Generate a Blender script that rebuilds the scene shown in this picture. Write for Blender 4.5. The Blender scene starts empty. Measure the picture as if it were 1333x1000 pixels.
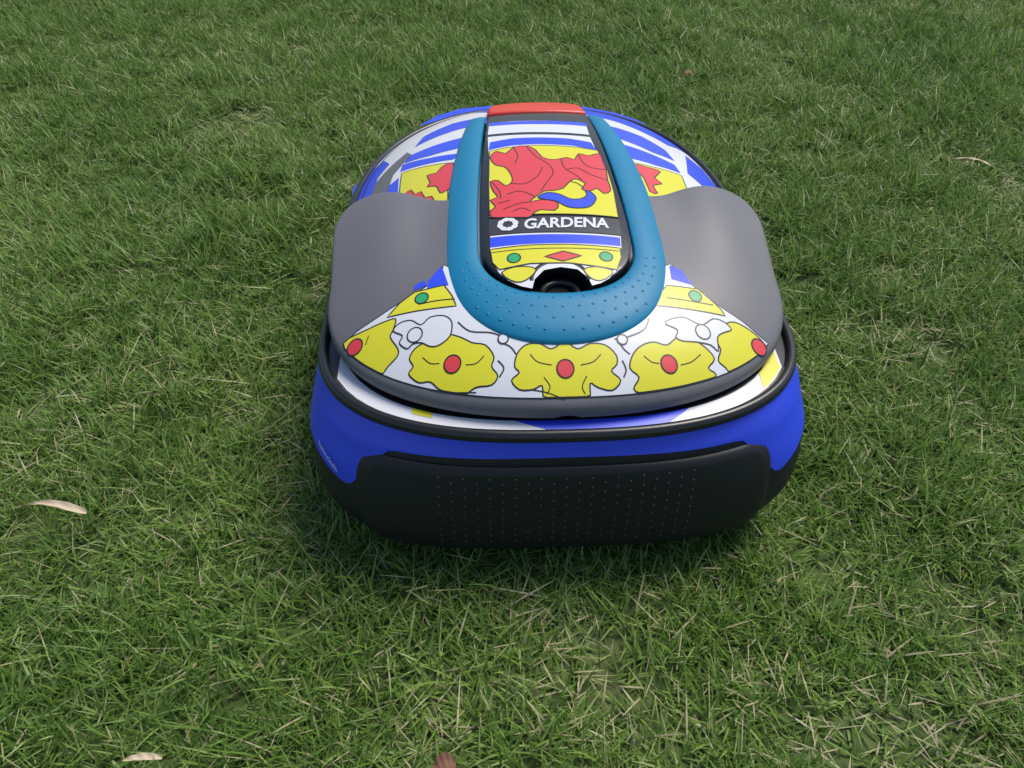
import bpy, math, random
import numpy as np
from mathutils import Vector
from mathutils.geometry import delaunay_2d_cdt
random.seed(5); rng=np.random.default_rng(7)
scene=bpy.context.scene
scene.view_settings.view_transform='Standard'
scene.view_settings.look='None'
scene.view_settings.exposure=0

# ---------------------------------------------------------------- materials
def mat(name,col,rough=.5,spec=.5,bump=0,bscale=800,var=0,coat=0):
    m=bpy.data.materials.new(name); m.use_nodes=True
    nt=m.node_tree; b=nt.nodes['Principled BSDF']
    b.inputs['Base Color'].default_value=(*col,1)
    b.inputs['Roughness'].default_value=rough
    b.inputs['Specular IOR Level'].default_value=spec
    b.inputs['Coat Weight'].default_value=coat
    tc=nt.nodes.new('ShaderNodeTexCoord')
    n=nt.nodes.new('ShaderNodeTexNoise'); n.inputs['Scale'].default_value=bscale
    nt.links.new(tc.outputs['Object'],n.inputs['Vector'])
    if bump:
        bp=nt.nodes.new('ShaderNodeBump'); bp.inputs['Strength'].default_value=bump; bp.inputs['Distance'].default_value=.0004
        nt.links.new(n.outputs['Fac'],bp.inputs['Height']); nt.links.new(bp.outputs['Normal'],b.inputs['Normal'])
    n2=nt.nodes.new('ShaderNodeTexNoise'); n2.inputs['Scale'].default_value=22; n2.inputs['Detail'].default_value=6
    nt.links.new(tc.outputs['Object'],n2.inputs['Vector'])
    mr=nt.nodes.new('ShaderNodeMapRange'); mr.inputs[3].default_value=max(rough-.07,0); mr.inputs[4].default_value=rough+.07
    nt.links.new(n2.outputs['Fac'],mr.inputs[0]); nt.links.new(mr.outputs[0],b.inputs['Roughness'])
    return m
M=dict(
 grey=mat('wing_plastic',(.125,.12,.13),.45,.5,.3,1500),
 black=mat('black_plastic',(.012,.012,.014),.32,.5,.15,1500),
 matblack=mat('matte_black_plastic',(.009,.010,.012),.5,.35,.4,1500),
 dark=mat('cavity',(.004,.004,.005),.7,.2),
 teal=mat('teal_rubber',(.0,.17,.32),.5,.4,.3,1500),
 white=mat('vinyl_white',(.62,.62,.66),.38,.5),
 blue=mat('vinyl_blue',(.022,.06,.68),.38,.5),
 yellow=mat('vinyl_yellow',(.62,.58,.022),.38,.5),
 red=mat('vinyl_red',(.62,.045,.055),.38,.5),
 green=mat('vinyl_green',(.02,.33,.13),.36,.5),
 ink=mat('vinyl_black',(.015,.015,.015),.35,.5),
 stop=mat('stop_red',(.62,.04,.018),.4,.5),
 band=mat('lid_band',(.03,.03,.035),.4,.5),
 leaf=mat('dry_leaf_skin',(.52,.42,.29),.6,.3,.8,300),
 brown=mat('brown_leaf_skin',(.16,.075,.045),.6,.3,.8,300),
)
# ---------------------------------------------------------------- surfaces
Y0=.014
py=np.array([.014,.03,.05,.10,.19,.28,.36,.42,.48,.53,.57]); pz=np.array([.160,.172,.184,.200,.213,.216,.211,.201,.184,.165,.143])
PC=np.polyfit(py,pz,5)
def sst(a,b,v):
    t=np.clip((v-a)/(b-a),0,1); return t*t*(3-2*t)
def zc(y): return np.polyval(PC,np.clip(y,.014,.57))
def w1(y):
    t=np.clip((y-Y0)/.13,0.0005,1); return .198*(1-(1-t)**2.2)**(1/2.2)
def rim_y(x):
    return Y0+.13*(1-(1-min(abs(x)/.1985,.9999)**2.2)**(1/2.2))
def w2(y):
    t=np.clip((y-.30)/.27,0,.9995); return .203*(1-t**2.3)**(1/2.3)
def H1(x,y):
    x=np.asarray(x,float); y=np.asarray(y,float)
    ze=.158+.030*sst(.04,.26,y)
    r=np.clip(np.abs(x)/w1(y),0,1)
    z=ze+(np.maximum(zc(y),ze)-ze)*(1-r**2.4)
    z=z+.004*np.exp(-((np.abs(x)-.155)/.030)**2)*sst(.07,.24,y)
    z=z-.004*np.exp(-((np.abs(x)-.108)/.028)**2)*sst(.10,.20,y)
    return z
def H1d(x,y):
    return H1(x,y)-.022*(1-sst(.05,.075,np.abs(x)))*sst(.085,.105,y)
def H2(x,y):
    x=np.asarray(x,float); y=np.asarray(y,float)
    ze=.142; r=np.clip(np.abs(x)/w2(y),0,1)
    return ze+(np.maximum(zc(y),ze)-ze)*(1-r**2.6)
def H0(x,y):
    x=np.asarray(x,float)
    return zc(y)-.010*(np.abs(x)/.09)**2.2
def HL(x,y): return H0(x,y)+.0065

# The vinyl artwork was drawn on a flat sheet; this fixed map lays the sheet
# on the shell and returns plan coordinates (metres, mower frame).
_th=math.radians(43.5); _yw=math.radians(2.2); _O=(-.060,-.42,.60)
def plan(pts,H):
    out=[]
    for a,b in pts:
        u=(a-666.5)/1050; v=(b-500)/1050
        f=math.cos(_th)-v*math.sin(_th); dn=math.sin(_th)+v*math.cos(_th)
        dx=u*math.cos(_yw)+f*math.sin(_yw); dy=-u*math.sin(_yw)+f*math.cos(_yw)
        z=.19
        for i in range(40):
            t=(_O[2]-z)/dn; x=_O[0]+dx*t; y=_O[1]+dy*t
            z=.5*z+.5*float(H(x,y))
        out.append((x,y))
    return np.array(out)

# ---------------------------------------------------------------- mesh tools
def link(o,parent=None):
    scene.collection.objects.link(o)
    if parent: o.parent=parent
    return o
def mesh(name,v,f,m,parent,smooth=True):
    me=bpy.data.meshes.new(name); me.from_pydata([tuple(map(float,p)) for p in v],[],[tuple(map(int,q)) for q in f]); me.update()
    if smooth: me.shade_smooth()
    me.materials.append(m if not isinstance(m,str) else M[m])
    return link(bpy.data.objects.new(name,me),parent)
def area(p): p=np.asarray(p); q=np.roll(p,-1,0); return .5*np.sum(p[:,0]*q[:,1]-q[:,0]*p[:,1])
def resamp(p,step,closed=True):
    p=np.asarray(p,float)
    if closed: p=np.vstack([p,p[:1]])
    out=[]
    for a,b in zip(p[:-1],p[1:]):
        n=max(1,int(math.ceil(np.linalg.norm(b-a)/step)))
        for i in range(n): out.append(a+(b-a)*i/n)
    if not closed: out.append(p[-1])
    return np.array(out)
def sm(p,k=5,closed=True):
    p=np.asarray(p,float); n=len(p); out=[]
    rngi=range(n) if closed else range(n-1)
    for i in rngi:
        if closed: a,b,c,d=p[(i-1)%n],p[i],p[(i+1)%n],p[(i+2)%n]
        else: a,b,c,d=p[max(i-1,0)],p[i],p[i+1],p[min(i+2,n-1)]
        for j in range(k):
            t=j/k; out.append(.5*((2*b)+(-a+c)*t+(2*a-5*b+4*c-d)*t*t+(-a+3*b-3*c+d)*t**3))
    if not closed: out.append(p[-1])
    return np.array(out)
def inside(P,poly):
    x,y=P[:,0],P[:,1]; r=np.zeros(len(P),bool); n=len(poly)
    for i in range(n):
        x1,y1=poly[i]; x2,y2=poly[(i+1)%n]
        if y1==y2: continue
        c=((y1>y)!=(y2>y))&(x<(x2-x1)*(y-y1)/(y2-y1)+x1); r^=c
    return r
def dist(P,poly):
    d=np.full(len(P),1e9)
    for i in range(len(poly)):
        a=poly[i]; b=poly[(i+1)%len(poly)]; ab=b-a; L=ab@ab
        if L<1e-16: continue
        t=np.clip(((P-a)@ab)/L,0,1); q=a+t[:,None]*ab
        d=np.minimum(d,np.hypot(P[:,0]-q[:,0],P[:,1]-q[:,1]))
    return d
def drape(name,poly,H,off,m,parent,step=.006,bevel=0,skirt=0,extra=None):
    poly=np.asarray(poly,float)
    if area(poly)<0: poly=poly[::-1]
    poly=resamp(poly,step)
    x0,y0=poly.min(0); x1,y1=poly.max(0)
    gx,gy=np.meshgrid(np.arange(x0+step/2,x1,step),np.arange(y0+step/2,y1,step*.93))
    gx[::2]+=step/2
    P=np.column_stack([gx.ravel(),gy.ravel()])
    if len(P): P=P[inside(P,poly)]
    if len(P): P=P[dist(P,poly)>(bevel*1.25 if bevel else step*.4)]
    pts=[P] if len(P) else []
    if bevel:
        t=np.roll(poly,-1,0)-np.roll(poly,1,0); t/=np.linalg.norm(t,axis=1)[:,None]+1e-12
        nrm=np.column_stack([-t[:,1],t[:,0]])
        for k in (.12,.3,.6,1.0):
            Q=poly+nrm*bevel*k; Q=Q[inside(Q,poly)]; Q=Q[dist(Q,poly)>bevel*k*.9]; pts.append(Q)
    allp=[tuple(p) for p in poly]+[tuple(p) for q in pts for p in q]
    r=delaunay_2d_cdt([Vector(p) for p in allp],[],[list(range(len(poly)))],1,1e-7)
    V=np.array([(v.x,v.y) for v in r[0]]); F=[f for f in r[2] if len(f)==3]
    def zz(Q,D):
        z=H(Q[:,0],Q[:,1])+off
        if bevel:
            d=np.clip(D,0,bevel); z=z-(bevel-np.sqrt(np.maximum(bevel**2-(bevel-d)**2,0)))
        if extra is not None: z=z+extra(Q[:,0],Q[:,1],D)
        return z
    D=dist(V,poly) if (bevel or extra is not None) else None
    z=zz(V,D)
    F=[(f if ((V[f[1]][0]-V[f[0]][0])*(V[f[2]][1]-V[f[0]][1])-(V[f[1]][1]-V[f[0]][1])*(V[f[2]][0]-V[f[0]][0]))>0 else f[::-1]) for f in F]
    vv=[(a[0],a[1],c) for a,c in zip(V,z)]
    if skirt:
        n0=len(vv); n=len(poly); zt=zz(poly,np.zeros(n))
        vv+=[(p[0],p[1],c) for p,c in zip(poly,zt)]+[(p[0],p[1],c-skirt) for p,c in zip(poly,zt)]
        F=list(F)+[(n0+i,n0+n+i,n0+n+(i+1)%n,n0+(i+1)%n) for i in range(n)]
    return mesh(name,vv,F,m,parent)
def ribbon(name,line,width,H,off,m,parent,closed=True):
    p=resamp(line,.004,closed); n=len(p)
    t=np.roll(p,-1,0)-np.roll(p,1,0)
    if not closed: t[0]=p[1]-p[0]; t[-1]=p[-1]-p[-2]
    t/=np.linalg.norm(t,axis=1)[:,None]+1e-12
    nn=np.column_stack([-t[:,1],t[:,0]])*width/2
    a=p+nn; b=p-nn
    v=[(q[0],q[1],float(H(q[0],q[1]))+off) for q in a]+[(q[0],q[1],float(H(q[0],q[1]))+off) for q in b]
    f=[(i,n+i,n+(i+1)%n,(i+1)%n) for i in range(n if closed else n-1)]
    mesh(name,v,f,m,parent)
def circ(c,r,n=20): return np.array([(c[0]+r*math.cos(2*math.pi*i/n),c[1]+r*math.sin(2*math.pi*i/n)) for i in range(n)])

# ---------------------------------------------------------------- mower
mower=bpy.data.objects.new('robotic_lawn_mower',None); link(mower)
NF,NS,NR=72,20,72
LV=[(.148,.203,.004,.130,2.6,.566),
 (.142,.205,.000,.130,2.6,.570),
 (.125,.211,-.006,.128,2.75,.574),
 (.085,.220,-.014,.122,3.1,.578),
 (.050,.215,-.017,.115,3.5,.575),
 (.025,.204,-.014,.110,3.4,.568),
 (.012,.197,-.008,.108,3.2,.560),
 (.003,.184,.004,.105,3.2,.552)]
LVz=np.array([l[0] for l in LV])[::-1]; LVa=np.array(LV)[::-1]
def params(z):
    i=int(np.clip(np.searchsorted(LVz,z)-1,0,len(LVz)-2)); t=(z-LVz[i])/(LVz[i+1]-LVz[i])
    a=LVa[max(i-1,0)];b=LVa[i];c=LVa[i+1];d=LVa[min(i+2,len(LVz)-1)]
    return .5*((2*b)+(-a+c)*t+(2*a-5*b+4*c-d)*t*t+(-a+3*b-3*c+d)*t**3)
def outline(z,inset=0):
    _,a,yf,bf,nf,yr=params(z); a-=inset; yf+=inset; yr-=inset; br=.27; nr=2.3
    pts=[]
    for i in range(NF):
        ph=math.pi+math.pi*i/NF; c,s=math.cos(ph),math.sin(ph)
        pts.append((a*math.copysign(abs(c)**(2/nf),c), yf+bf-bf*abs(s)**(2/nf)))
    for i in range(NS):
        pts.append((a, yf+bf+(yr-br-yf-bf)*i/NS))
    for i in range(NR):
        ph=math.pi*i/NR; c,s=math.cos(ph),math.sin(ph)
        pts.append((a*math.copysign(abs(c)**(2/nr),c), yr-br+br*abs(s)**(2/nr)))
    for i in range(NS):
        pts.append((-a, yr-br-(yr-br-yf-bf)*i/NS))
    return np.array(pts)
def y_front(x,z,outset=0):
    _,a,yf,bf,nf,yr=params(z); a+=outset; yf-=outset
    return yf+bf-bf*max(1-min(abs(x)/a,1)**nf,0)**(1/nf)
def loft(name,rings,m,parent,cap=None):
    v=[p for r in rings for p in r]; n=len(rings[0]); f=[]
    for k in range(len(rings)-1):
        for i in range(n):
            j=(i+1)%n; f.append((k*n+i,(k+1)*n+i,(k+1)*n+j,k*n+j))
    if cap=='end': f.append(tuple((len(rings)-1)*n+i for i in range(n))[::-1])
    if cap=='start': f.append(tuple(range(n)))
    return mesh(name,v,f,m,parent)
base=outline(.10)
def zb(x,y):
    ax=abs(x)
    if y<.13:
        if ax<.146: return .126-.003*(ax/.146)**2
        t=min((ax-.146)/.030,1); t=t*t*(3-2*t)
        z=.123-.041*t
        if ax>.180: z+=.012*min((ax-.180)/.03,1)
        return z
    return .094
ZB=np.array([zb(*p) for p in base])
def wallring(zs,inset=0):
    cache={}; out=[]
    for i,z in enumerate(zs):
        k=round(float(z),4)
        if k not in cache: cache[k]=outline(k,inset)
        p=cache[k][i]; out.append((p[0],p[1],k))
    return out
K=8
loft('body_band',[wallring(.139+(ZB-.139)*k/K) for k in range(K+1)],'blue',mower)
K=14
loft('chassis',[wallring(ZB+.0015,.002)]+[wallring(ZB+(.003-ZB)*k/K,.0012) for k in range(K+1)],'matblack',mower,cap='end')
# raised bumper panel
def bumper_half(z):
    top=.1165
    t=np.clip((top-z)/.03,0,1)
    return .150+.022*(1-(1-t)**2.2)**(1/2.2)-.010*np.clip((.05-z)/.03,0,1)
zsr=list(np.linspace(.1165,.020,16)); cols=np.linspace(-1,1,61)
v=[];f=[]
rows=[(zsr[0]+.0006,-.0005)]+[(zsr[0],.0024)]+[(z,.003) for z in zsr[1:-1]]+[(zsr[-1],.0024),(zsr[-1]-.0008,-.0005)]
for z,o in rows:
    xm=float(bumper_half(min(z,.1165)))
    for k,s in enumerate(cols):
        oo=o if 0<k<len(cols)-1 else -.0005
        x=xm*s; v.append((x,y_front(x,z,oo),z))
nc=len(cols)
for r in range(len(rows)-1):
    for k in range(nc-1): f.append((r*nc+k,(r+1)*nc+k,(r+1)*nc+k+1,r*nc+k+1))
mesh('bumper_panel',v,f,'matblack',mower)
def domes(name,items,r,h,m,parent):
    v=[];f=[]
    for c,n in items:
        c=Vector(c); n=Vector(n).normalized(); t=n.orthogonal().normalized(); b=n.cross(t); s=len(v)
        for ring in range(3):
            a=ring/3*math.pi/2
            for k in range(10):
                q=2*math.pi*k/10; v.append(c+(t*math.cos(q)+b*math.sin(q))*r*math.cos(a)+n*h*math.sin(a))
        v.append(c+n*h)
        for ring in range(2):
            for k in range(10): f.append((s+ring*10+k,s+ring*10+(k+1)%10,s+(ring+1)*10+(k+1)%10,s+(ring+1)*10+k))
        for k in range(10): f.append((s+20+k,s+20+(k+1)%10,s+30))
    return mesh(name,v,f,m,parent)
it=[]
for i,x in enumerate(np.arange(-.103,.108,.0102)):
    for j in range(9):
        z=.108-.0088*j-(.0044 if i%2 else 0)
        if z<.035: continue
        it.append(((x,y_front(x,z,.003),z),(0,-1,.05)))
domes('bumper_studs',it,.0013,.0012,'black',mower)
def tube(name,path,rx,rz,m,parent,nseg=12,closed=True):
    path=np.asarray(path,float); n=len(path)
    t=np.roll(path,-1,0)-np.roll(path,1,0)
    if not closed: t[0]=path[1]-path[0]; t[-1]=path[-1]-path[-2]
    t/=np.linalg.norm(t,axis=1)[:,None]
    side=np.column_stack([t[:,1],-t[:,0],np.zeros(n)]); side/=np.linalg.norm(side,axis=1)[:,None]
    up=np.array([0,0,1.]); v=[];f=[]
    for i in range(n):
        for k in range(nseg):
            a=2*math.pi*k/nseg; v.append(path[i]+side[i]*rx*math.cos(a)+up*rz*math.sin(a))
    for i in range(n if closed else n-1):
        j=(i+1)%n
        for k in range(nseg):
            l=(k+1)%nseg; f.append((i*nseg+k,j*nseg+k,j*nseg+l,i*nseg+l))
    return mesh(name,v,f,m,parent)
o=outline(.142,.002)
tube('lip',np.column_stack([o,np.full(len(o),.1425)]),.0048,.0058,'black',mower)
LP=((.004,.1425),(.012,.1440),(.03,.146),(.06,.147))
r=[]
for ins,z in LP:
    q=outline(.142,ins); r.append([(p[0],p[1],z) for p in q])
loft('ledge',r[::-1],'black',mower)
def ledge_strip(name,x0,x1,i0,i1,m,off=.0004,sk0=0,sk1=0):
    A=[];n=40
    for k in range(n+1):
        for ins in np.linspace(i0,i1,4):
            tt=(ins-i0)/(i1-i0)
            x=(x0+sk0*tt)+((x1+sk1*tt)-(x0+sk0*tt))*k/n
            _,a,yf,bf,nf,yr=params(.142); a-=ins; yf+=ins
            y=yf+bf-bf*max(1-min(abs(x)/a,1)**nf,0)**(1/nf)
            z=np.interp(ins,[l[0] for l in LP],[l[1] for l in LP])+off
            A.append((x,y,z))
    f=[(k*4+j,k*4+j+1,(k+1)*4+j+1,(k+1)*4+j)[::-1] for k in range(n) for j in range(3)]
    mesh(name,A,f,m,mower)
ledge_strip('ledge_vinyl_white',-.186,.186,.0065,.0165,'white')
ledge_strip('ledge_vinyl_blue',-.012,.078,.0065,.0165,'blue',.0007,-.03,.02)
ledge_strip('ledge_vinyl_yellow_a',-.122,-.106,.012,.0165,'yellow',.0007)
ledge_strip('ledge_vinyl_yellow_b',.164,.184,.0075,.0165,'yellow',.0007)
r=[]
for ins,z in ((.035,.140),(.035,.158),(.05,.160)):
    q=outline(.142,ins); r.append([(p[0],p[1],z) for p in q])
loft('inner_core',r[::-1],'dark',mower,cap='start')
# front cover with wings
ys=np.concatenate([Y0+.13*(1-np.cos(np.linspace(0,math.pi/2,40)))])
right=[(float(w1(y)),float(y)) for y in ys[1:]]
front=[(-x,y) for x,y in right[::-1]]+[(0,Y0)]+right
back=[(.198,.16),(.200,.20),(.201,.235),(.196,.258),(.182,.270),(.160,.270),(.130,.262),(.105,.25),(.085,.245),(.04,.24)]
backs=sm([(.198,.144)]+back,4,False)[1:]
cover=front+[tuple(p) for p in backs]+[(-p[0],p[1]) for p in backs[::-1]]
drape('front_cover',cover,H1d,0,'grey',mower,step=.006,bevel=.0035,skirt=.0045)
ry=[.30+.268*math.sin(a) for a in np.linspace(0,math.pi/2*.985,40)]
rr=[(float(w2(y)),y) for y in ry]
rear=[(-.196,.15),(.196,.15),(.203,.2)]+rr+[(0,.5695)]+[(-x,y) for x,y in rr[::-1]]+[(-.203,.2)]
drape('rear_hull',rear,lambda x,y:H2(x,y)-.02*(1-sst(.05,.07,np.abs(x)))*(1-sst(.40,.43,y)),0,'white',mower,step=.006,bevel=.004,skirt=.012)
def ushape(half,y0,b,n,yend,hend,ystraight):
    L=[]
    for a in np.linspace(0,math.pi/2,26):
        L.append((half*math.sin(a)**(2/n) if a>0 else 0, y0+b-b*math.cos(a)**(2/n)))
    for y in np.linspace(y0+b,yend,18)[1:]:
        t=max(0,(y-ystraight)/(yend-ystraight)); L.append((half+(hend-half)*t**1.5,y))
    return L
ro=ushape(.0945,.058,.092,2.2,.440,.074,.24)
ri=ushape(.0665,.103,.06,2.3,.440,.056,.20)
ring=[(-x,y) for x,y in ro[::-1]]+ro[1:]+[(x,y) for x,y in ri[::-1]]+[(-x,y) for x,y in ri[1:]]
def bul(x,y,d): return .0028*np.sin(np.clip(d/.012,0,1)*math.pi/2)
drape('teal_ring',ring,H0,.003,'teal',mower,step=.005,bevel=.002,skirt=.010,extra=bul)
it=[]
rp=np.array(resamp(ring,.01))
for k,row in enumerate((.2,.42,.64,.84)):
    for a in np.arange(-80,81,8.0)+(4 if k%2 else 0):
        q=abs(math.radians(a))
        def P(h,y0,b,n): return np.array([h*math.copysign(math.sin(q)**(2/n),a), y0+b-b*math.cos(q)**(2/n)])
        p=P(.0945,.058,.092,2.2)*(1-row)+P(.0665,.103,.06,2.3)*row
        if abs(a)>55 and k in(0,3): continue
        d=float(dist(np.array([p]),rp)[0])
        if d<.004: continue
        z=float(H0(*p))+.003+float(bul(0,0,d))-.0001
        it.append(((p[0],p[1],z),(p[0]*.8,-.12,1)))
domes('ring_studs',it,.0014,.0006,'teal',mower)
inn=[(-x,y) for x,y in ri[::-1]]+ri[1:]
drape('lid_well',inn,H0,-.010,'dark',mower,step=.008)
lo=ushape(.0635,.1055,.057,2.3,.425,.054,.20)
NX=.0235; NY=.112
def lidy(x): 
    return .1055+.057-.057*(1-(abs(x)/.0635)**2.3)**(1/2.3)
notch=[(-NX,lidy(NX))]+[(NX*math.cos(a),NY+.022*math.sin(a)) for a in np.linspace(math.pi,0,18)]+[(NX,lidy(NX))]
lid=[(-x,y) for x,y in lo[::-1] if x>NX+.001]+notch+[(x,y) for x,y in lo if x>NX+.001]
drape('lid',lid,H0,.0065,'black',mower,step=.005,bevel=.0012,skirt=.012)
tube('lid_notch_rim',[(NX*math.cos(a)*1.0,NY+.022*math.sin(a),float(HL(NX*math.cos(a),NY+.022*math.sin(a)))-.0006) for a in np.linspace(math.pi,0,24)],.0026,.0012,'matblack',mower,closed=False)
tube('lid_notch_bowl',[(NX*.62*math.cos(a),NY-.001+.014*math.sin(a),float(H0(0,NY))-.006) for a in np.linspace(0,2*math.pi,25)[:-1]],.003,.003,'black',mower)
sb=sm([(-.050,.428),(0,.425),(.050,.428),(.054,.436),(.053,.47),(.04,.482),(0,.486),(-.04,.482),(-.053,.47),(-.054,.436)],5)
drape('stop_button',sb,H0,.009,'stop',mower,step=.004,bevel=.005,skirt=.012)

# ---------------------------------------------------------------- vinyl artwork
def clampF(p):
    p=p.copy()
    for q in p:
        q[0]=max(min(q[0],.192),-.192)
        q[1]=max(q[1],rim_y(q[0])+.0065)
    return p
LW=.0011
def art(name,pts,H,m,layer,line=True,smooth=3,front=False,off=0):
    p=plan(pts,H)
    if smooth: p=sm(p,smooth)
    if front: p=clampF(p)
    e=off+.0003+layer*.00018
    drape(name,p,H,e,m,mower,step=.005)
    if line: ribbon(name+'_outline',p,LW,H,e+.00012,'ink',mower)
def dot(name,c,H,m,layer,r=.0052,off=0,line=True):
    p=plan([c],H)[0]; q=circ(p,r); e=.0003+layer*.00018
    drape(name,q,H,e,m,mower,step=.003)
    if line: ribbon(name+'_outline',q,LW,H,e+.00012,'ink',mower)
def stroke(name,pts,H,layer,w=LW):
    ribbon(name,sm(plan(pts,H),4,False),w,H,.0003+layer*.00018,'ink',mower,closed=False)
# front cover
bp=plan([(578,345),(570,362),(548,378),(520,395),(490,415),(465,432),(450,446)],H1)
bq=plan([(1000,448),(985,435),(965,418),(935,398),(905,375),(890,360),(872,344)],H1)
xs=np.linspace(bp[-1][0],bq[0][0],50)[1:-1]
under=[(.078,.130),(.062,.105),(.035,.086),(0,.080),(-.035,.086),(-.062,.105),(-.078,.130)]
wp=[tuple(p) for p in sm(bp,4,False)]+[(x,rim_y(x)+.0062) for x in xs]+[tuple(p) for p in sm(bq,4,False)]+under
drape('vinyl_front_base',wp,H1,.0003,'white',mower,step=.005)
ribbon('vinyl_front_edge',wp,.0009,H1,.0004,'ink',mower)
art('stripe_blue_a',[(575,347),(584,372),(556,376),(558,366)],H1,'blue',1,False,0)
art('stripe_blue_b',[(871,346),(886,352),(902,372),(874,364)],H1,'blue',1,False,0)
art('stripe_blue_a2',[(540,372),(552,366),(556,372),(538,379)],H1,'blue',1,False,0)
art('crown_band_a',[(540,381),(578,372),(588,385),(594,399),(540,406),(504,414),(520,396)],H1,'yellow',1,True,0)
art('crown_band_b',[(868,372),(908,377),(938,403),(944,412),(880,401),(850,398),(858,385)],H1,'yellow',1,True,0)
dot('gem_a',(549,389),H1,'green',2,.0055); dot('gem_b',(905,386),H1,'green',2,.0055)
art('flower_far_a',[(447,448),(478,430),(500,420),(515,416),(512,430),(508,440),(518,455),(517,465),(505,478),(495,490),(478,486),(462,472)],H1,'yellow',1,True,3,True)
art('flower_a',[(533,468),(540,455),(555,446),(572,443),(583,436),(600,440),(615,447),(632,450),(643,465),(640,478),(648,490),(640,502),(620,505),(606,514),(590,514),(572,508),(560,498),(545,499),(532,488),(538,478)],H1,'yellow',1,True,3,True)
art('flower_b',[(670,478),(673,462),(684,450),(702,448),(718,455),(735,446),(752,455),(768,448),(788,450),(802,463),(803,475),(796,484),(808,496),(797,509),(778,505),(768,500),(764,522),(712,522),(706,503),(694,508),(676,508),(666,496),(676,486)],H1,'yellow',1,True,3,True)
art('flower_c',[(820,480),(824,462),(836,450),(852,446),(868,450),(882,440),(900,442),(918,453),(930,468),(922,480),(932,488),(925,498),(905,502),(892,508),(860,516),(838,515),(825,507),(832,492)],H1,'yellow',1,True,3,True)
art('flower_far_b',[(938,455),(930,440),(940,425),(955,420),(975,430),(992,445),(998,458),(985,476),(965,488),(955,492),(945,480),(935,470)],H1,'yellow',1,True,3,True)
art('scroll_a',[(512,432),(520,422),(535,418),(548,424),(560,414),(578,412),(588,420),(586,438),(572,450),(560,452),(548,447),(537,449),(530,455),(520,448),(524,438)],H1,'white',2,True,3)
art('scroll_b',[(866,422),(874,416),(890,414),(903,420),(915,424),(928,416),(942,420),(952,430),(942,434),(934,440),(935,458),(925,450),(905,446),(890,445),(880,440),(882,430)],H1,'white',2,True,3)
for k,q in enumerate([[(596,420),(612,432),(640,434),(660,442)],[(845,415),(838,430),(815,440),(800,442)],[(650,446),(664,452),(672,462)],[(806,446),(812,455),(820,462)],[(648,470),(656,480),(650,492)],[(810,470),(815,482),(812,492)]]): stroke('vine_%d'%k,q,H1,2)
for k,(c) in enumerate([(540,437),(915,433),(655,442),(810,443)]): dot('pearl_%d'%k,c,H1,'white',3,.0062 if k<2 else .0040)
for k,c in enumerate([(462,453),(589,475),(736,481),(871,475),(988,453)]): dot('flower_centre_%d'%k,c,H1,'red',3,.0066)
for k,q in enumerate([[(545,397),(570,392),(592,390)],[(868,388),(900,393),(928,398)]]): stroke('crown_line_%d'%k,q,H1,2)
for k,q in enumerate([[(690,508),(712,512),(735,521)],[(560,508),(585,512),(620,512)],[(690,462),(700,472),(718,476)],[(782,462),(772,472),(756,476)],[(708,492),(716,504),(712,514)],[(764,490),(758,504),(762,514)],[(550,466),(560,474),(572,474)],[(630,464),(620,474),(606,476)],[(838,464),(848,472),(858,474)],[(912,462),(900,472),(886,476)],[(480,438),(476,450)]]): stroke('petal_line_%d'%k,q,H1,2,.0008)
# lid
art('lid_white_top',[(637,161),(762,161),(767,176),(635,176)],HL,'white',0,False,0)
art('lid_blue_top',[(637,161),(665,159),(700,158),(740,159),(763,161),(764,165),(700,162),(637,165)],HL,'blue',1,False,0)
art('lid_white_field',[(635,179),(768,179),(779,204),(636,204)],HL,'white',0,False,0)
art('lid_blue_arc',[(636,196),(638,186),(665,181),(700,179.5),(740,181),(769,186),(777,197),(745,190),(700,188),(665,190)],HL,'blue',1,False,0)
art('lid_field',[(637,198),(660,193),(700,190),(745,192),(778,197),(790,220),(799,250),(805,284),(637,284),(636,240)],HL,'yellow',2,True,0)
# heraldic lion, lying across the lid
art('lion',[(638,206),(646,198),(658,201),(668,193),(684,191),(697,196),(706,206),(722,209),(738,206),(748,209),(753,201),(766,204),(780,201),(785,212),(789,222),(791,236),(795,249),(786,253),(777,246),(768,250),(757,247),(762,240),(750,234),(742,237),(733,246),(720,249),(708,250),(696,258),(690,264),(704,261),(722,263),(727,268),(722,275),(704,274),(694,279),(688,284),(660,284),(640,284),(638,276),(645,270),(638,262),(648,258),(642,250),(638,238),(648,236),(658,243),(667,237),(664,226),(656,218),(645,216)],HL,'red',3,True,2)
art('lion_tongue',[(700,258),(712,252),(728,254),(742,260),(756,260),(764,255),(762,249),(770,252),(776,260),(768,270),(752,272),(738,270),(724,263),(712,261)],HL,'blue',4,True,3)
for k,q in enumerate([[(686,193),(698,205),(714,215),(720,226),(712,238),(704,250)],[(665,240),(684,240),(700,230),(706,218)],[(730,208),(735,220),(748,228),(758,236)],[(655,274),(676,266),(692,264)],[(753,203),(760,214),(772,220),(788,222)],[(660,254),(676,250),(690,254),(697,258)],[(648,266),(664,262)],[(668,193),(674,204),(670,214)],[(736,222),(752,220),(768,228),(790,236)],[(668,276),(680,272),(690,276)],[(640,238),(650,250),(652,260)],[(742,237),(752,240),(760,246)]]): stroke('lion_line_%d'%k,q,HL,4,.0009)
art('lid_band',[(636.5,286),(805,286),(810,307),(636.5,307)],HL,'band',0,False,0)
art('lid_white_strip',[(638,308),(808,308),(809,324),(700,320),(638,326)],HL,'white',0,False,0)
art('lid_blue_strip',[(638,310),(807,310),(808,321),(740,317),(690,318),(638,323)],HL,'blue',1,False,0)
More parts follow.
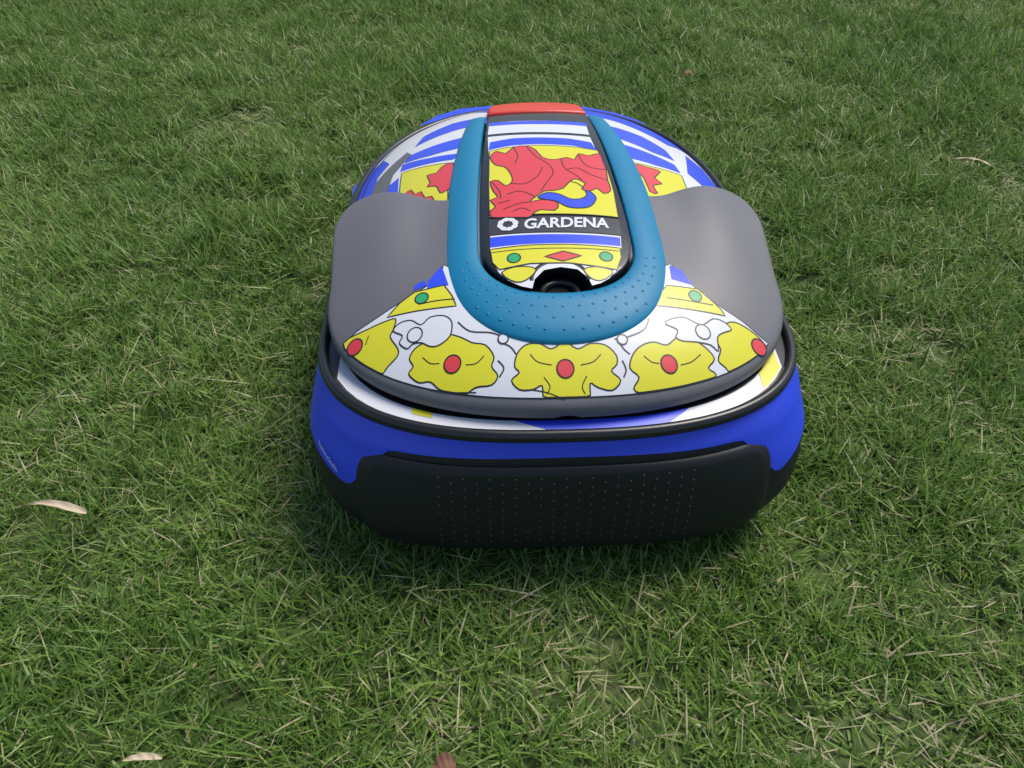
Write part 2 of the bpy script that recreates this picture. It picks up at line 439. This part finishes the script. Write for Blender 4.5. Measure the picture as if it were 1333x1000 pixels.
art('lid_lower_white',[(641,340),(690,340),(740,340),(809,338),(803,352),(793,363),(782,369),(771,372),(766,362),(752,351),(730,348),(708,352),(696,364),(693,376),(678,373),(662,366),(649,355)],HL,'white',0,False,0)
art('lid_crown',[(638,326),(690,320),(740,319),(807,324),(809,336),(803,352),(740,343),(690,344),(650,352),(641,343)],HL,'yellow',2,True,0)
art('lid_diamond',[(709,335),(733,328),(757,334),(733,341)],HL,'red',3,True,0)
dot('lid_gem_a',(669,337),HL,'green',3,.0055); dot('lid_gem_b',(789,335),HL,'green',3,.0055)
stroke('crown_top_line',[(640,330),(690,325),(740,324),(806,328)],HL,3,.0008)
art('lid_lobe_a',[(653,356),(668,349),(688,348),(698,352),(690,362),(678,368),(665,366)],HL,'yellow',2,True,2)
art('lid_lobe_b',[(760,352),(775,348),(797,353),(794,360),(782,366),(770,363)],HL,'yellow',2,True,2)
# rear hull
art('rear_blue_edge_a',[(641,138),(600,142),(570,151),(545,164),(568,158),(600,150),(638,147)],H2,'blue',0,False,0)
art('rear_stripe_a',[(634,153),(634,161),(600,168),(560,182),(540,192),(552,178),(590,161)],H2,'blue',0,False,0)
art('rear_stripe_b',[(630,168),(612,174),(600,180),(560,192),(530,205),(527,213),(560,203),(590,195),(612,190)],H2,'blue',0,False,0)
art('rear_stripe_c',[(600,200),(590,208),(555,214),(521,224),(524,215),(560,206)],H2,'blue',0,False,0)
art('rear_field_a',[(598,212),(583,240),(583,268),(560,272),(540,270),(519,266),(521,240),(523,226),(550,218)],H2,'yellow',0,True,0)
art('rear_lion_a',[(590,213),(575,218),(568,226),(556,229),(560,238),(556,244),(568,243),(573,252),(582,248),(590,240)],H2,'red',1,True,2)
art('rear_paw_a',[(527,254),(535,248),(540,254),(548,250),(553,258),(562,256),(566,264),(574,268),(574,276),(540,272),(530,266)],H2,'red',1,True,2)
art('rear_wedge_a',[(456,268),(460,245),(478,226),(500,210),(507,214),(492,232),(480,268)],H2,'blue',0,False,0)
art('rear_grey_a',[(478,270),(490,238),(505,221),(530,199),(536,202),(512,228),(498,270)],H2,'grey',1,False,0)
art('rear_blue_low_a',[(498,270),(500,248),(519,232),(517,270)],H2,'blue',0,False,0)
art('rear_blue_edge_b',[(757,139),(800,147),(830,157),(862,175),(893,200),(870,190),(840,174),(800,158),(762,150)],H2,'blue',0,False,0)
art('rear_stripe_d',[(770,161),(800,166),(835,178),(866,196),(878,210),(850,199),(815,184),(778,172)],H2,'blue',0,False,0)
art('rear_stripe_e',[(795,184),(820,191),(850,202),(878,215),(886,226),(855,216),(815,205),(800,197)],H2,'blue',0,False,0)
art('rear_field_b',[(812,210),(850,218),(887,229),(894,246),(902,268),(875,270),(845,272),(835,250),(826,228)],H2,'yellow',0,True,0)
art('rear_lion_b',[(820,214),(845,219),(860,224),(852,232),(862,240),(850,242),(856,252),(846,250),(838,232)],H2,'red',1,True,2)
art('rear_wedge_b',[(892,203),(913,220),(934,246),(943,266),(926,268),(916,244),(895,226)],H2,'blue',0,False,0)
ribbon('hull_seam_a',sm([(-.203,.30),(-.190,.40),(-.16,.47),(-.12,.515)],6,False)*np.array([.96,1]),.0015,H2,.0006,'ink',mower,closed=False)
# lettering
def lettering(name,body,m,conv,bold=.0):
    cu=bpy.data.curves.new(name,'FONT'); cu.body=body; cu.offset=bold; cu.resolution_u=4
    t=bpy.data.objects.new(name+'_c',cu); scene.collection.objects.link(t)
    dg=bpy.context.evaluated_depsgraph_get(); dg.update()
    me=bpy.data.meshes.new_from_object(t.evaluated_get(dg)); bpy.data.objects.remove(t)
    P=np.array([v.co[:] for v in me.vertices]); x0,x1=P[:,0].min(),P[:,0].max(); y0,y1=P[:,1].min(),P[:,1].max()
    for v in me.vertices: v.co=conv((v.co.x-x0)/(x1-x0),(v.co.y-y0)/(y1-y0))
    me.materials.clear(); me.materials.append(M[m])
    link(bpy.data.objects.new(name,me),mower)
a,b,c=plan([(682,299.5),(793,298.5),(683,286)],HL)
def cv(u,v):
    p=a+(b-a)*u+(c-a)*v; return (p[0],p[1],float(HL(*p))+.0009)
lettering('brand_lettering','GARDENA','white',cv,.028)
def cv2(u,v):
    x=-.2035+.0165*u; z=.100-.010*u+.0045*v
    return (x-.0004,y_front(x,z,.0012)-.0008,z)
lettering('band_lettering','twinckels','white',cv2,0)
c0=plan([(661,293)],HL)[0]
for k in range(8):
    A=2*math.pi*k/8
    pts=[(.0042,0.05),(.0078,-.25),(.0094,.1),(.0088,.55),(.0058,.62)]
    q=np.array([(c0[0]+r_*math.cos(A+t_),c0[1]+r_*math.sin(A+t_)*1.0) for r_,t_ in pts])
    drape('logo_petal_%d'%k,sm(q,3),HL,.0009,'white',mower,step=.003)
# wheels
def wheel(name,x,y,r,wd):
    v=[];f=[];prof=[(-wd/2,r*.55),(-wd/2,r*.93),(-wd/2+.003,r),(wd/2-.003,r),(wd/2,r*.93),(wd/2,r*.55)];n=40
    for i in range(n):
        t=2*math.pi*i/n; kk=1.0 if i%2 else .965
        for px,pr in prof: v.append((x+px,y+pr*kk*math.cos(t),r-.014+pr*kk*math.sin(t)))
    for i in range(n):
        j=(i+1)%n
        for k in range(5): f.append((i*6+k,j*6+k,j*6+k+1,i*6+k+1))
    f.append(tuple(i*6 for i in range(n))); f.append(tuple(i*6+5 for i in range(n))[::-1])
    mesh(name,v,f,'matblack',mower,False)
wheel('rear_wheel_1',-.155,.40,.07,.035); wheel('rear_wheel_2',.155,.40,.07,.035)
wheel('front_wheel_1',-.12,.09,.05,.025); wheel('front_wheel_2',.12,.09,.05,.025)

# ---------------------------------------------------------------- ground
GZ=-.014
def ground_mat():
    m=bpy.data.materials.new('lawn_soil'); m.use_nodes=True; nt=m.node_tree; b=nt.nodes['Principled BSDF']
    b.inputs['Roughness'].default_value=.95; b.inputs['Specular IOR Level'].default_value=.1
    ge=nt.nodes.new('ShaderNodeNewGeometry')
    n=nt.nodes.new('ShaderNodeTexNoise'); n.inputs['Scale'].default_value=60; n.inputs['Detail'].default_value=8
    n2=nt.nodes.new('ShaderNodeTexNoise'); n2.inputs['Scale'].default_value=4; n2.inputs['Detail'].default_value=5
    nt.links.new(ge.outputs['Position'],n.inputs['Vector']); nt.links.new(ge.outputs['Position'],n2.inputs['Vector'])
    r=nt.nodes.new('ShaderNodeValToRGB'); r.color_ramp.elements[0].position=.3; r.color_ramp.elements[0].color=(.035,.045,.018,1)
    r.color_ramp.elements[1].position=.75; r.color_ramp.elements[1].color=(.17,.16,.09,1)
    r2=nt.nodes.new('ShaderNodeValToRGB'); r2.color_ramp.elements[0].position=.35; r2.color_ramp.elements[0].color=(.06,.12,.025,1)
    r2.color_ramp.elements[1].position=.7; r2.color_ramp.elements[1].color=(.10,.13,.045,1)
    mx=nt.nodes.new('ShaderNodeMix'); mx.data_type='RGBA'; mx.inputs[0].default_value=.6
    nt.links.new(n.outputs['Fac'],r.inputs[0]); nt.links.new(n2.outputs['Fac'],r2.inputs[0])
    nt.links.new(r.outputs[0],mx.inputs[6]); nt.links.new(r2.outputs[0],mx.inputs[7]); nt.links.new(mx.outputs[2],b.inputs['Base Color'])
    bp_=nt.nodes.new('ShaderNodeBump'); bp_.inputs['Strength'].default_value=.8; bp_.inputs['Distance'].default_value=.01
    nt.links.new(n.outputs['Fac'],bp_.inputs['Height']); nt.links.new(bp_.outputs['Normal'],b.inputs['Normal'])
    return m
me=bpy.data.meshes.new('ground'); R=80
me.from_pydata([(-R,-R,GZ),(R,-R,GZ),(R,R,GZ),(-R,R,GZ)],[],[(0,1,2,3)]); me.materials.append(ground_mat())
link(bpy.data.objects.new('ground',me))

# ---------------------------------------------------------------- grass
def grass_mat():
    m=bpy.data.materials.new('grass_blades'); m.use_nodes=True; nt=m.node_tree; L=nt.links
    b=nt.nodes['Principled BSDF']; b.inputs['Roughness'].default_value=.45; b.inputs['Specular IOR Level'].default_value=.4
    at=nt.nodes.new('ShaderNodeAttribute'); at.attribute_name='tint'
    sp=nt.nodes.new('ShaderNodeSeparateColor'); L.new(at.outputs['Color'],sp.inputs[0])
    r=nt.nodes.new('ShaderNodeValToRGB'); e=r.color_ramp.elements
    e[0].position=0; e[0].color=(.065,.145,.022,1); e[1].position=1; e[1].color=(.50,.45,.27,1)
    for p,c in ((.35,(.135,.245,.040,1)),(.65,(.225,.345,.070,1)),(.86,(.35,.43,.15,1)),(.93,(.40,.37,.18,1))):
        q=e.new(p); q.color=c
    ge=nt.nodes.new('ShaderNodeNewGeometry')
    n=nt.nodes.new('ShaderNodeTexNoise'); n.inputs['Scale'].default_value=3.2; n.inputs['Detail'].default_value=4; n.inputs['Roughness'].default_value=.6
    L.new(ge.outputs['Position'],n.inputs['Vector'])
    mr=nt.nodes.new('ShaderNodeMapRange'); mr.inputs[1].default_value=.3; mr.inputs[2].default_value=.7; mr.inputs[3].default_value=-.14; mr.inputs[4].default_value=.18
    L.new(n.outputs['Fac'],mr.inputs[0])
    ad=nt.nodes.new('ShaderNodeMath'); ad.operation='ADD'; L.new(sp.outputs[0],ad.inputs[0]); L.new(mr.outputs[0],ad.inputs[1]); L.new(ad.outputs[0],r.inputs[0])
    mx=nt.nodes.new('ShaderNodeMix'); mx.data_type='RGBA'; mx.inputs[7].default_value=(.20,.21,.09,1)
    m2=nt.nodes.new('ShaderNodeMapRange'); m2.inputs[1].default_value=0; m2.inputs[2].default_value=.3; m2.inputs[3].default_value=.6; m2.inputs[4].default_value=0
    L.new(sp.outputs[1],m2.inputs[0]); L.new(m2.outputs[0],mx.inputs[0]); L.new(r.outputs[0],mx.inputs[6])
    L.new(mx.outputs[2],b.inputs['Base Color'])
    tr=nt.nodes.new('ShaderNodeBsdfTranslucent'); L.new(mx.outputs[2],tr.inputs[0])
    ms=nt.nodes.new('ShaderNodeMixShader'); ms.inputs[0].default_value=.38
    L.new(b.outputs[0],ms.inputs[1]); L.new(tr.outputs[0],ms.inputs[2]); L.new(ms.outputs[0],nt.nodes['Material Output'].inputs[0])
    return m
GM=grass_mat()
def patch(name,n,rad,seed,lmin=.013,lmax=.036,straw=.05,flat=0):
    rg=np.random.default_rng(seed); S=4
    V=[];F=[];T=[]
    nt_=max(n//9,1); tc=rg.uniform(-rad,rad,(nt_,2)); ta=rg.uniform(0,2*math.pi,nt_)
    for i in range(n):
        k=rg.integers(nt_)
        bx,by=tc[k]+rg.normal(0,.006,2) if rg.random()<.6 else rg.uniform(-rad,rad,2)
        az=ta[k]+rg.normal(0,.9) if rg.random()<.5 else rg.uniform(0,2*math.pi)
        Ln=rg.uniform(lmin,lmax)*(1.45 if rg.random()<.08 else 1); w=rg.uniform(.0005,.00105)
        lean=abs(rg.normal(.55,.38))+flat; curl=rg.uniform(.1,1.0)
        st=rg.random()<straw
        if st: lean=rg.uniform(1.0,1.5); curl=.1; w*=.75
        tint=rg.uniform(.93,1.0) if st else float(np.clip(rg.beta(2.0,2.4)*.88,0,.88))
        d=np.array([math.cos(az),math.sin(az)]); s=np.array([-d[1],d[0]]); tw=rg.uniform(-.8,.8)
        p=np.array([bx,by,-.002 if not st else rg.uniform(0,.010)]); base_i=len(V)
        for j in range(S+1):
            t=j/S; ang=min(lean+curl*t,1.75)
            if j: 
                p=p+np.array([d[0]*math.sin(ang),d[1]*math.sin(ang),math.cos(ang)])*Ln/S
                if p[2]<.002: p[2]=.002
            ww=w*(1-.15*t) if t<.6 else w*(.91*(1-t)/.4+.02)
            sv=np.array([s[0],s[1],math.sin(tw)*.6])
            V.append(p-sv*ww); V.append(p+sv*ww); T+= [(tint,t,0,1)]*2
        for j in range(S):
            q=base_i+2*j; F.append((q,q+1,q+3,q+2))
    me=bpy.data.meshes.new(name); me.from_pydata([tuple(x) for x in V],[],F); me.shade_smooth()
    ca=me.color_attributes.new('tint','FLOAT_COLOR','POINT'); ca.data.foreach_set('color',np.array(T,dtype=np.float32).ravel())
    me.materials.append(GM)
    return bpy.data.objects.new(name,me)
col=bpy.data.collections.new('grass_tufts')
NPt=10
for i in range(NPt): col.objects.link(patch('tuft_%02d'%i,380,.042,100+i))
for i in range(NPt,NPt+3): col.objects.link(patch('tuft_%02d'%i,150,.042,200+i,.010,.026,.3,.3))
for i in range(NPt+3,NPt+5): col.objects.link(patch('tuft_%02d'%i,340,.042,300+i,.02,.048,.03))
gp=[];gi=[];gr=[];gs=[]
cell=.06
BARE=[(.00,-.10,.04),(.04,-.14,.03),(.42,.27,.05),(.24,-.17,.05),(.34,-.10,.03),(-.45,.9,.06),(.7,.6,.05)]
def bare(x,y):
    for bx,by,br in BARE:
        if (x-bx)**2+(y-by)**2<br*br: return True
    return False
for yy in np.arange(-.9,3.2,cell):
    for xx in np.arange(-2.2,2.2,cell):
        x=xx+rng.uniform(-.02,.02); y=yy+rng.uniform(-.02,.02)
        if abs(x)<.165 and .03<y<.53: continue
        q=rng.random()
        if bare(x,y): k=int(rng.integers(NPt,NPt+3))
        elif q<.012: k=int(rng.integers(NPt,NPt+3))
        elif q<.16: k=int(rng.integers(NPt+3,NPt+5))
        else: k=int(rng.integers(0,NPt))
        gp.append((x,y,GZ)); gi.append(k); gr.append((rng.normal(0,.06),rng.normal(0,.06),rng.uniform(0,6.283)))
        s=rng.uniform(.85,1.15); near=abs(x)<.24 and -.05<y<.6
        gs.append((s,s,s*rng.uniform(.75,1.15)*(.85 if near else 1)))
me=bpy.data.meshes.new('lawn_grass'); me.from_pydata(gp,[],[])
me.attributes.new('idx','INT','POINT').data.foreach_set('value',np.array(gi,dtype=np.int32))
me.attributes.new('rot','FLOAT_VECTOR','POINT').data.foreach_set('vector',np.array(gr,dtype=np.float32).ravel())
me.attributes.new('scl','FLOAT_VECTOR','POINT').data.foreach_set('vector',np.array(gs,dtype=np.float32).ravel())
lawn=link(bpy.data.objects.new('lawn_grass',me))
ng=bpy.data.node_groups.new('scatter_grass','GeometryNodeTree')
ng.interface.new_socket('Geometry',in_out='INPUT',socket_type='NodeSocketGeometry'); ng.interface.new_socket('Geometry',in_out='OUTPUT',socket_type='NodeSocketGeometry')
gi_=ng.nodes.new('NodeGroupInput'); go=ng.nodes.new('NodeGroupOutput')
ip=ng.nodes.new('GeometryNodeInstanceOnPoints'); ci=ng.nodes.new('GeometryNodeCollectionInfo')
ci.inputs['Collection'].default_value=col; ci.inputs['Separate Children'].default_value=True; ci.inputs['Reset Children'].default_value=True
ip.inputs['Pick Instance'].default_value=True
def na(n_,t):
    a_=ng.nodes.new('GeometryNodeInputNamedAttribute'); a_.data_type=t; a_.inputs['Name'].default_value=n_; return a_.outputs['Attribute']
ng.links.new(gi_.outputs[0],ip.inputs['Points']); ng.links.new(ci.outputs[0],ip.inputs['Instance'])
ng.links.new(na('idx','INT'),ip.inputs['Instance Index']); ng.links.new(na('rot','FLOAT_VECTOR'),ip.inputs['Rotation']); ng.links.new(na('scl','FLOAT_VECTOR'),ip.inputs['Scale'])
ng.links.new(ip.outputs[0],go.inputs[0])
md=lawn.modifiers.new('scatter','NODES'); md.node_group=ng

# ---------------------------------------------------------------- leaves, straw, twig
def leaf(name,loc,L,W,ang,m,curl=.2,cut=False,tilt=.05):
    n=16;v=[];f=[]
    for i in range(n+1):
        t=i/n
        w_=W*math.sin(math.pi*min(t*.86+.02,1))**.7*(1 if not cut else (.25+.75*t if t<.97 else .8))
        z=curl*L*(4*t*(1-t))*.25+tilt*L*t
        for k,s in enumerate((-1,-.5,0,.5,1)):
            v.append(((t-.5)*L,s*w_/2+.04*L*math.sin(t*4),z+abs(s)*W*.18+.0006*math.sin(t*23+k)))
    for i in range(n):
        for k in range(4): f.append((i*5+k,(i+1)*5+k,(i+1)*5+k+1,i*5+k+1))
    o_=mesh(name,v,f,m,None); o_.location=loc; o_.rotation_euler=(.15,0,math.radians(ang)); return o_
leaf('leaf_litter',(-.455,.046,.016),.064,.010,-8,'leaf',.3,True)
leaf('leaf_litter',(-.315,-.176,.008),.028,.005,4,'leaf')  # a piece of straw, built with the leaf shape
leaf('leaf_litter',(.307,.98,.014),.018,.013,30,'brown',.8)
leaf('leaf_litter',(-.099,-.190,.012),.016,.013,10,'brown',.8)
leaf('leaf_litter',(.66,.64,.014),.065,.0035,-28,'leaf',.5)  # long pale twig, made from the narrow leaf mesh

# ---------------------------------------------------------------- light
w=bpy.data.worlds.new('World'); scene.world=w; w.use_nodes=True
nt=w.node_tree; sky=nt.nodes.new('ShaderNodeTexSky'); sky.sky_type='NISHITA'; sky.sun_disc=False
sky.sun_elevation=math.radians(60); sky.sun_rotation=math.radians(50)
nt.links.new(sky.outputs[0],nt.nodes['Background'].inputs[0]); nt.nodes['Background'].inputs[1].default_value=.15
sd=bpy.data.lights.new('sun','SUN'); sd.energy=3.9; sd.angle=math.radians(26); sd.color=(1,.94,.84)
so=bpy.data.objects.new('sun',sd); link(so)
el=math.radians(60); az=math.radians(50)
dirv=Vector((math.sin(az)*math.cos(el),math.cos(az)*math.cos(el),math.sin(el)))
so.rotation_euler=dirv.to_track_quat('Z','Y').to_euler()
# ---------------------------------------------------------------- camera
cd=bpy.data.cameras.new('camera'); cd.sensor_width=36; cd.lens=28.36; cd.clip_end=500; cd.clip_start=.01
co=bpy.data.objects.new('camera',cd); link(co)
co.location=(-.060,-.42,.60); co.rotation_euler=(math.radians(46.5),0,math.radians(-2.2))
scene.camera=co
